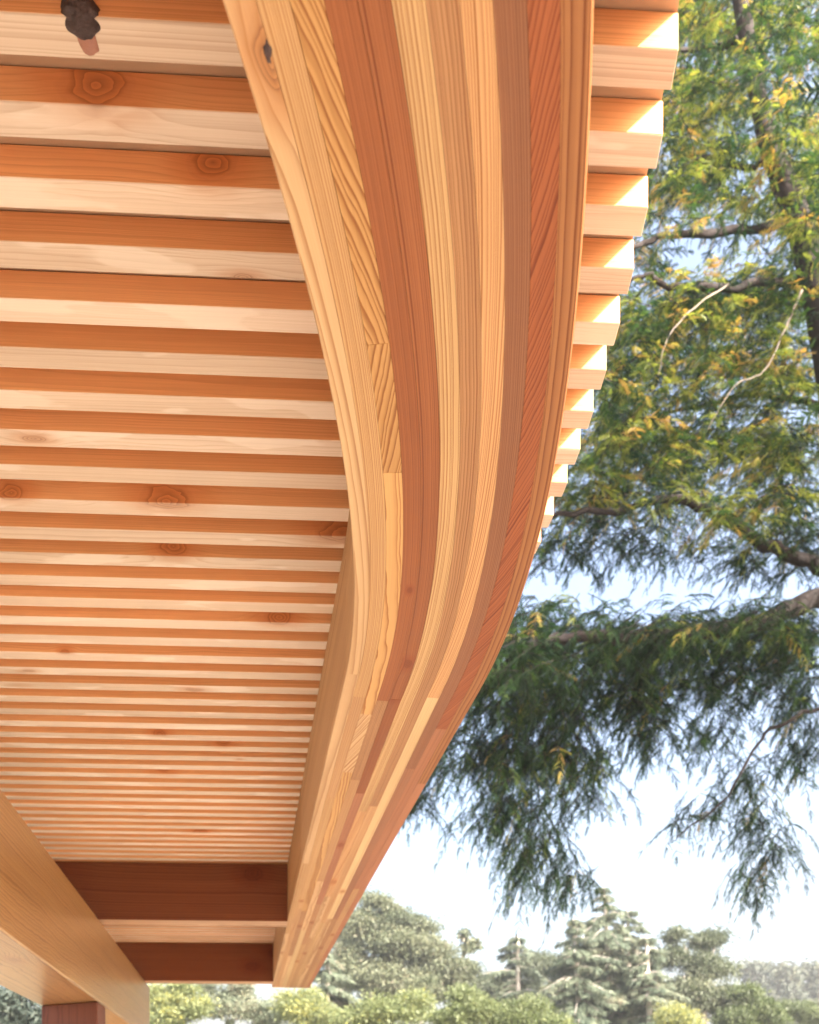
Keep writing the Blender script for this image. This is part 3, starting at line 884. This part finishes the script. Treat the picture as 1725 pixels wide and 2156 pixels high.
def cedar(label, x, ytop, xb, D, spread, seed, group, nlev=15):
    nlev = int(nlev * 1.6)
    rs = np.random.default_rng(seed)
    base = Vector((at(xb, 2316, D).x, D, 0)); top = at(x, ytop, D)
    r = empty('cedar_tree', tuple(base))
    tag(r, label, 'tree', group)
    tube_obj('trunk', [top, top.lerp(base, 0.5), base + Vector((0, 0, -0.1))], 0.09, 0.26, M_PALE, r, 8, 0.05)
    H = top.z
    P_, Dd, S_, T_ = [], [], [], []
    bv, bf = [], []
    for l in range(nlev):
        f = (l + 0.35) / nlev
        z = H * (1 - 0.88 * f) + rs.uniform(-0.12, 0.12)
        R_ = spread * (f ** 0.55) * rs.uniform(0.5, 1.15)
        nb = 5 + int(4 * f)
        for b in range(nb):
            az = rs.uniform(0, 6.28)
            Lb = R_ * rs.uniform(0.45, 1.3)
            c0 = top.lerp(base, 1 - z / H)
            pts = []
            rise = rs.uniform(-0.15, 0.30)
            for i in range(9):
                t = i / 8
                pts.append(Vector((c0.x + math.cos(az) * Lb * t, c0.y + math.sin(az) * Lb * t, z + Lb * (rise * t - 0.34 * t * t) + rs.normal() * 0.03)))
            V, F = tube_np([pts[0], pts[4], pts[8]], [0.05, 0.03, 0.01], 4)
            k = len(bv); bv += V; bf += [tuple(a + k for a in q) for q in F]
            bt = float(np.clip(rs.normal(0.5, 0.16), 0, 1))
            nl = int(150 * max(0.5, Lb))
            for q in range(nl):
                t = 0.12 + 0.88 * rs.random() ** 0.8
                i = min(7, int(t * 8)); p = pts[i].lerp(pts[i + 1], t * 8 - i)
                wd = 0.34 * Lb * (1 - 0.55 * t) * rs.uniform(-1, 1)
                sx_, sy_ = -math.sin(az), math.cos(az)
                P_.append((p.x + sx_ * wd, p.y + sy_ * wd, p.z - 0.05 * abs(rs.normal()) - abs(wd) * 0.12))
                Dd.append((math.cos(az) * 0.6 + sx_ * np.sign(wd) * 0.6 + rs.normal() * .3, math.sin(az) * 0.6 + sy_ * np.sign(wd) * 0.6 + rs.normal() * .3, -0.45 + rs.normal() * 0.25))
                S_.append(rs.uniform(0.25, 0.5)); T_.append(np.clip(bt + rs.normal() * 0.12, 0, 1))
    pv = np.array([(0, 0, 0), (0.4, 0.13, 0.0), (1, -0.04, -0.12)])
    pf = np.array([(0, 1, 2)])
    V, F = place(pv, pf, np.array(P_), frames(np.array(Dd), rs.normal(0, 0.5, len(P_))), np.array(S_))
    me = mesh_np('crown', V, F, 3); set_tint(me, np.repeat(np.array(T_), 3))
    o = keep_world(link('crown', me, M_CEDAR), r); o['kind'] = 'stuff'
    me = bpy.data.meshes.new('branches'); me.from_pydata([tuple(v) for v in bv], [], bf)
    o = keep_world(link('branches', me, M_BARK2), r); o['kind'] = 'stuff'
    return r

G = 'trees beyond the pergola'
broad_tree('eucalyptus_tree', 'tall pale eucalyptus with airy crown and light trunk right of the beam end', 'tree',
    [(790, 1902, 34, 30), (835, 1938, 52, 34), (895, 1952, 34, 28), (758, 1955, 42, 44), (845, 1990, 76, 42), (905, 2012, 58, 38), (955, 2045, 60, 34), (800, 2060, 70, 44), (880, 2080, 90, 40), (735, 2040, 40, 60)],
    58, M_EUC, [[(790, 1930), (786, 2030), (783, 2130), (782, 2316)], [(860, 1960), (812, 2060), (805, 2130), (802, 2316)]], 240, 95000, 0.21, G, depth=0.9, clump_r=(0.4, 1.3), droop=0.7, tint=(0.55, 0.2), tr=0.28)
broad_tree('eucalyptus_tree', 'slender sparse young eucalyptus standing alone against the white sky', 'tree',
    [(978, 1968, 14, 16), (1004, 1988, 12, 16), (985, 1995, 16, 12), (965, 2030, 24, 20)],
    62, M_EUC, [[(980, 1962), (974, 2010), (966, 2060), (962, 2316)], [(1004, 1990), (985, 2005), (968, 2050), (963, 2316)]], 14, 900, 0.34, G, clump_r=(0.25, 0.45), droop=0.7, tint=(0.5, 0.2), tr=0.10)
broad_tree('broad_tree', 'grey green broad tree standing behind the pale eucalyptus', 'tree',
    [(740, 1985, 50, 50), (800, 1960, 60, 50), (870, 1990, 60, 50), (720, 2070, 60, 60), (830, 2070, 90, 60), (940, 2070, 80, 50), (1010, 2090, 50, 40)],
    74, M_EUC, [], 110, 52000, 0.25, G, depth=0.9, clump_r=(0.6, 1.6), tint=(0.36, 0.2), tr=0.3)
broad_tree('broad_tree', 'dull green broad tree filling the gap behind the cedars', 'tree',
    [(1130, 2040, 60, 40), (1200, 2050, 60, 50), (1280, 2040, 60, 60), (1350, 2040, 50, 50), (1100, 2100, 90, 50), (1220, 2110, 90, 50), (1340, 2110, 80, 50)],
    72, M_EUC, [], 110, 50000, 0.24, G, clump_r=(0.6, 1.3), tint=(0.30, 0.2), tr=0.3)
cedar('pale layered cedar just right of the beam end', 690, 2000, 685, 46, 4.0, 11, G, 13)
cedar('narrow cedar at the left of the cedar group', 1090, 1968, 1096, 56, 3.9, 12, G)
cedar('cedar with a bare pale trunk under the hanging redwood tip', 1210, 1935, 1232, 50, 4.0, 13, G)
cedar('tallest cedar, its thin top rising above the others', 1272, 1868, 1302, 52, 4.5, 14, G, 18)
cedar('cedar just right of the tallest cedar', 1322, 1915, 1332, 56, 4.0, 15, G)
cedar('lower cedar beside the dark rounded eucalyptus', 1362, 1970, 1376, 50, 3.7, 16, G, 13)
broad_tree('eucalyptus_tree', 'green eucalyptus of round leaf clumps right of the cedars', 'tree',
    [(1425, 1972, 26, 18), (1488, 1985, 22, 18), (1508, 1975, 18, 20), (1416, 2018, 28, 28), (1478, 2035, 42, 34), (1522, 2042, 24, 22), (1450, 2092, 60, 40), (1535, 2115, 60, 42), (1400, 2130, 60, 40)],
    55, M_EUC, [[(1440, 1990), (1470, 2060), (1480, 2150), (1482, 2316)], [(1505, 1990), (1490, 2060), (1484, 2140), (1483, 2316)]], 160, 70000, 0.20, G, depth=0.9, clump_r=(0.35, 1.15), droop=0.6, tint=(0.36, 0.2), tr=0.22)
broad_tree('bushy_tree', 'mid green bushy tree sloping down at the right of the rounded eucalyptus', 'tree',
    [(1575, 2095, 26, 24), (1600, 2130, 40, 30), (1560, 2150, 60, 30), (1630, 2155, 30, 20)], 48, M_SHRUB, [], 70, 26000, 0.18, G, clump_r=(0.4, 0.8), tint=(0.22, 0.16))
for lab, el, D in (
    ('hazy blue green tree, first of three far off at the right', [(1590, 2048, 46, 26), (1600, 2090, 50, 40), (1590, 2130, 50, 40)], 150),
    ('hazy dark far tree between two others at the right edge', [(1655, 2058, 34, 32), (1650, 2100, 44, 40), (1660, 2140, 50, 30)], 140),
    ('hazy far tree at the very right edge', [(1715, 2050, 34, 26), (1720, 2085, 40, 40), (1730, 2130, 50, 40)], 145)):
    broad_tree('far_tree', lab, 'tree', el, D, M_FAR, [], 60, 6000, 0.75, 'far hazy trees', clump_r=(1.2, 2.4), tint=(0.45, 0.2), tr=0.5)
GS = 'shrubs along the bottom'
SH = [
 ('rounded grey green shrub below the pale eucalyptus', [(877, 2096, 26, 26), (877, 2130, 30, 30)], 44, M_EUC, (0.6, 0.15)),
 ('low yellow green shrub left of the cedar group', [(1000, 2135, 60, 28), (960, 2150, 60, 24)], 36, M_SHRUB, (0.5, 0.2)),
 ('yellow green shrub under the eucalyptus trunks', [(820, 2140, 70, 24), (760, 2150, 50, 20)], 34, M_SHRUB, (0.55, 0.2)),
 ('bright yellow leafed bush at the foot of the cedars', [(1420, 2150, 26, 10), (1440, 2162, 40, 10)], 40, M_SHRUB, (0.80, 0.15)),
 ('green shrub in front of the cedar trunks', [(1080, 2150, 46, 24), (1150, 2162, 60, 16)], 36, M_SHRUB, (0.4, 0.2)),
 ('sunlit pale green bush below the second header', [(380, 2120, 70, 42), (340, 2150, 50, 40)], 38, M_SHRUB, (0.62, 0.2)),
 ('sunlit bush between the straight beam and the bent beam end', [(490, 2120, 70, 40), (560, 2140, 60, 34)], 42, M_CEDAR, (0.7, 0.2)),
 ('light bush below the end of the bent beam', [(640, 2130, 60, 36), (700, 2150, 50, 26)], 40, M_SHRUB, (0.66, 0.2)),
 ('clipped green hedge in front of the far trees', [(1690, 2132, 50, 12), (1720, 2150, 50, 14)], 60, M_SHRUB, (0.25, 0.15)),
]
for lab, el, D, mt, ti in SH:
    el = el + [(el[0][0] + random.uniform(-1, 1) * el[0][2], el[0][1] - el[0][3] * random.uniform(0.5, 1.1), el[0][2] * 0.28, el[0][3] * random.uniform(0.3, 0.7)) for _ in range(3)]
    broad_tree('shrub', lab, 'shrub', el, D, mt, [], 80, 22000, 0.14, GS, clump_r=(0.15, 0.75), tint=ti, tr=0.08, droop=0.1)
broad_tree('dark_tree', 'dark leafy tree behind the post at the left edge', 'tree',
    [(30, 2110, 50, 34), (70, 2150, 50, 40), (-10, 2150, 60, 50)], 26, M_FAR, [], 40, 4200, 0.22, None, clump_r=(0.2, 0.4), tint=(0.2, 0.25))

# ------------------------------------------------------------------ haze
hm = bpy.data.materials.new('haze_air'); hm.use_nodes = True
ht = hm.node_tree; ht.nodes.clear()
ho = ht.nodes.new('ShaderNodeOutputMaterial'); hv = ht.nodes.new('ShaderNodeVolumePrincipled')
hv.inputs['Color'].default_value = (0.95, 0.97, 1.0, 1); hv.inputs['Density'].default_value = 0.0008; hv.inputs['Anisotropy'].default_value = 0.2
ht.links.new(hv.outputs[0], ho.inputs['Volume'])
me = bpy.data.meshes.new('haze')
V = [(x, y, z) for z in (-1.0, 40.0) for y in (-950, 950) for x in (-950, 950)]
me.from_pydata(V, [], [(0, 2, 3, 1), (4, 5, 7, 6), (0, 1, 5, 4), (2, 6, 7, 3), (0, 4, 6, 2), (1, 3, 7, 5)]); me.update()
tag(link('haze', me, hm), kind='stuff')
